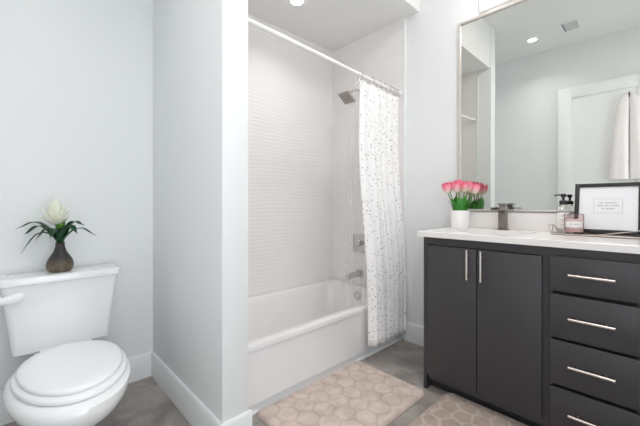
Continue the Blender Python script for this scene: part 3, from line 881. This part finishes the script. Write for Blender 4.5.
# ------------------------------------------------------------------ tray and what stands on it
TX0, TX1, TY0, TY1 = 2.05, 2.212, .045, .42
t = thing('vanity_tray', 'silver metal vanity tray with angular wire rails', 'tray', (2.13, .23, CT))
MB().box(TX0 + .002, TX1 - .002, TY0 + .002, TY1 - .002, CT + .002, CT + .006, .001).build('tray_base', M['champ'], t)
b = MB(); wr = .0023; zb_ = CT + .0045; zt_ = CT + .048
pb = [(TX0, TY0, zb_), (TX0, TY1, zb_), (TX1, TY1, zb_), (TX1, TY0, zb_)]
for k in range(4): b.tube([pb[k], pb[(k + 1) % 4]], wr + .0008, 8)
b.build('bottom_rail', M['champ'], t)
b = MB()
fl = .012
A = [(TX0 - fl * .4, TY1 + fl, zt_), (TX1 - .055, TY1 + fl, zt_), (TX0 - fl * .4, TY0 - fl, zt_), (TX1 - .055, TY0 - fl, zt_)]
b.tube([pb[1], A[0]], wr, 8); b.tube([A[0], A[1]], wr, 8); b.tube([A[1], pb[1]], wr, 8); b.tube([A[1], pb[2]], wr, 8)
b.build('side_handle', M['champ'], t)
b = MB(); b.tube([pb[0], A[2]], wr, 8); b.tube([A[2], A[3]], wr, 8); b.tube([A[3], pb[0]], wr, 8); b.tube([A[3], pb[3]], wr, 8)
b.build('side_handle', M['champ'], t)
b = MB(); b.tube([(TX0, .255, zb_), (TX0 - .003, TY0 - .004, zt_)], wr, 8); b.build('front_rail', M['champ'], t)

# soap bottle
SZ = CT + .0065
bx, by = 2.172, .391
t = thing('soap_dispenser', 'clear pump bottle with a black top and white label', 'soap dispenser', (bx, by, SZ))
MB().lathe([(.022, .001), (.0255, .002), (.0265, .008), (.0265, .122), (.0255, .136), (.014, .149), (.0125, .158)], (bx, by, SZ), 28).build('bottle', M['glass'], t)
MB().lathe([(.0267, .022), (.0269, .023), (.0269, .105), (.0267, .106)], (bx, by, SZ), 28, cap0=False, cap1=False).build('label', M['label'], t)
b = MB()
for j, (zz, hw) in enumerate(((.092, .55), (.085, .4), (.066, .5), (.059, .35), (.042, .45))):
    n = 7
    a0 = math.atan2(-.39, -2.17)
    r = .0272
    for q in range(n):
        if (q * 7 + j * 3) % 5 == 0: continue
        aa = a0 + hw * (2 * q / n - 1); ab = aa + hw * 1.5 / n
        vs = [b.bm.verts.new((bx + r * math.cos(an), by + r * math.sin(an), SZ + z)) for an, z in ((aa, zz), (ab, zz), (ab, zz + .0026), (aa, zz + .0026))]
        b.bm.faces.new(vs)
b.build('label_print', M['goldink'], t, smooth=False)
b = MB(); b.lathe([(.015, .149), (.018, .151), (.018, .166), (.014, .171), (.006, .173), (.006, .187), (.011, .190), (.0125, .202), (.010, .207)], (bx, by, SZ), 20)
b.tube([(bx, by, SZ + .200), (bx - .014, by + .02, SZ + .201), (bx - .022, by + .036, SZ + .198)], .0035, 8)
b.build('pump', M['black'], t)

# candle
kx, ky = 2.13, .338
t = thing('candle_jar', 'pink candle in a glass jar with a white label', 'candle', (kx, ky, SZ))
MB().lathe([(.0395, .0005), (.0415, .003), (.0415, .098), (.0405, .1), (.0385, .098), (.0385, .012), (.037, .008)], (kx, ky, SZ), 32).build('jar', M['pinkglass'], t)
MB().lathe([(.036, .0085), (.0382, .0095), (.0382, .068), (.036, .069)], (kx, ky, SZ), 30).build('wax', M['pinkwax'], t)
a0 = math.atan2(-ky, -kx)
def patch(b, r, aa, ab, z0, z1, n=14):
    vs = [[b.bm.verts.new((kx + r * math.cos(aa + (ab - aa) * i / n), ky + r * math.sin(aa + (ab - aa) * i / n), SZ + z)) for z in (z0, z1)] for i in range(n + 1)]
    for p, q in zip(vs[:-1], vs[1:]): b.bm.faces.new((p[0], q[0], q[1], p[1]))
b = MB(); patch(b, .0419, a0 - .95, a0 + .95, .030, .065); b.build('label', M['label'], t)
b = MB()
for i in range(11):
    if i in (4,): continue
    patch(b, .0422, a0 - .5 + i * .095, a0 - .5 + i * .095 + .06, .047, .0515, 2)
patch(b, .0422, a0 - .9, a0 + .9, .0325, .0332); patch(b, .0422, a0 - .9, a0 + .9, .0620, .0627)
b.build('label_print', M['goldink'], t, smooth=False)
MB().tube([(kx, ky, SZ + .069), (kx + .001, ky, SZ + .08)], .0012, 6).build('wick', M['black'], t)

# framed print leaning on the mirror
fy0, fy1, fh = .082, .347, .260
lean = math.radians(11)
fb = Vector((2.172, 0, SZ + .0042))
Fm = Matrix.Translation(fb) @ Matrix.Rotation(lean, 4, 'Y')
t = thing('framed_print', 'black framed print with a small boxed text leaning on the mirror', 'picture frame', (fb.x, (fy0 + fy1) / 2, fb.z))
b = MB(); fr = .019
b.box(0, .018, fy0, fy0 + fr, 0, fh, .0015, mtx=Fm); b.box(0, .018, fy1 - fr, fy1, 0, fh, .0015, mtx=Fm)
b.box(0, .018, fy0 + fr, fy1 - fr, 0, fr, .0015, mtx=Fm); b.box(0, .018, fy0 + fr, fy1 - fr, fh - fr, fh, .0015, mtx=Fm)
b.build('frame', M['frame'], t)
b = MB(); b.box(.007, .010, fy0 + fr - .002, fy1 - fr + .002, fr - .002, fh - fr + .002, mtx=Fm); pr = b.build('print', M['paper'], t, smooth=False)
b = MB()
cy = (fy0 + fy1) / 2
bw, bz0, bz1, th_ = .056, .105, .179, .0012
yc0 = cy - .002
for q in ((yc0 - bw, yc0 + bw, bz0, bz0 + th_), (yc0 - bw, yc0 + bw, bz1 - th_, bz1), (yc0 - bw, yc0 - bw + th_, bz0, bz1), (yc0 + bw - th_, yc0 + bw, bz0, bz1)):
    b.box(.0062, .0069, *q, mtx=Fm)
b.build('text_border', M['ink'], pr, smooth=False)
b = MB()
for zz, words in ((.155, (3, 8)), (.140, (4, 3, 6)), (.125, (2, 6))):
    tot = sum(words) * .0058 + (len(words) - 1) * .005; y = yc0 + tot / 2
    for wd in words:
        for k in range(wd):
            b.box(.0062, .0069, y - .0046, y - .0008, zz, zz + .0055, mtx=Fm); y -= .0058
        y -= .005
b.build('text_line', M['ink'], pr, smooth=False)

# ------------------------------------------------------------------ towel on a hook (door side, seen in the mirror)
hk = (DX, .272, 2.266)
t = thing('towel_hook', 'metal hook on the white door holding the towel, seen in the mirror', 'hook', hk)
MB().lathe([(.02, .0), (.02, .006), (.012, .01)], hk, 18, 'X').build('hook_plate', M['dark_hook'], t)
MB().tube([(DX + .008, .272, 2.266), (DX + .04, .272, 2.262), (DX + .058, .272, 2.272), (DX + .062, .272, 2.292)], .006, 10).build('hook_arm', M['dark_hook'], t)
b = MB()
def lobe(sgn, zbot, spread):
    rings = []
    for i in range(27):
        s = i / 26
        z = 2.268 - s * (2.268 - zbot)
        if i > 0: z -= .0
        cy_ = .272 + sgn * (.018 + spread * (s ** .4) * .54)
        hw = .022 + spread * .46 * s ** .42
        dp = .016 + .012 * math.sin(PI * min(1, s * 1.2)) + .004
        if .79 < s < .84: hw *= .955; dp *= .86
        if s < .05: hw *= .55 + 9 * s; dp *= .55 + 9 * s
        x = DX + .038
        ring = []
        for k in range(28):
            a = 2 * PI * k / 28
            f = 1 + .13 * math.cos(5 * a + 1.5 * sgn) * s
            ring.append((x + dp * math.sin(a) * f, cy_ + hw * math.cos(a), z + (.01 if i == 0 else 0)))
        rings.append(ring)
    b.loft(rings)
lobe(1, 1.365, .125); lobe(-1, 1.365, .125)
o = b.build('hand_towel', M['towel'], None, angle=60)
tag(o, 'pale pink towel draped from the door hook, seen in the mirror', 'towel')
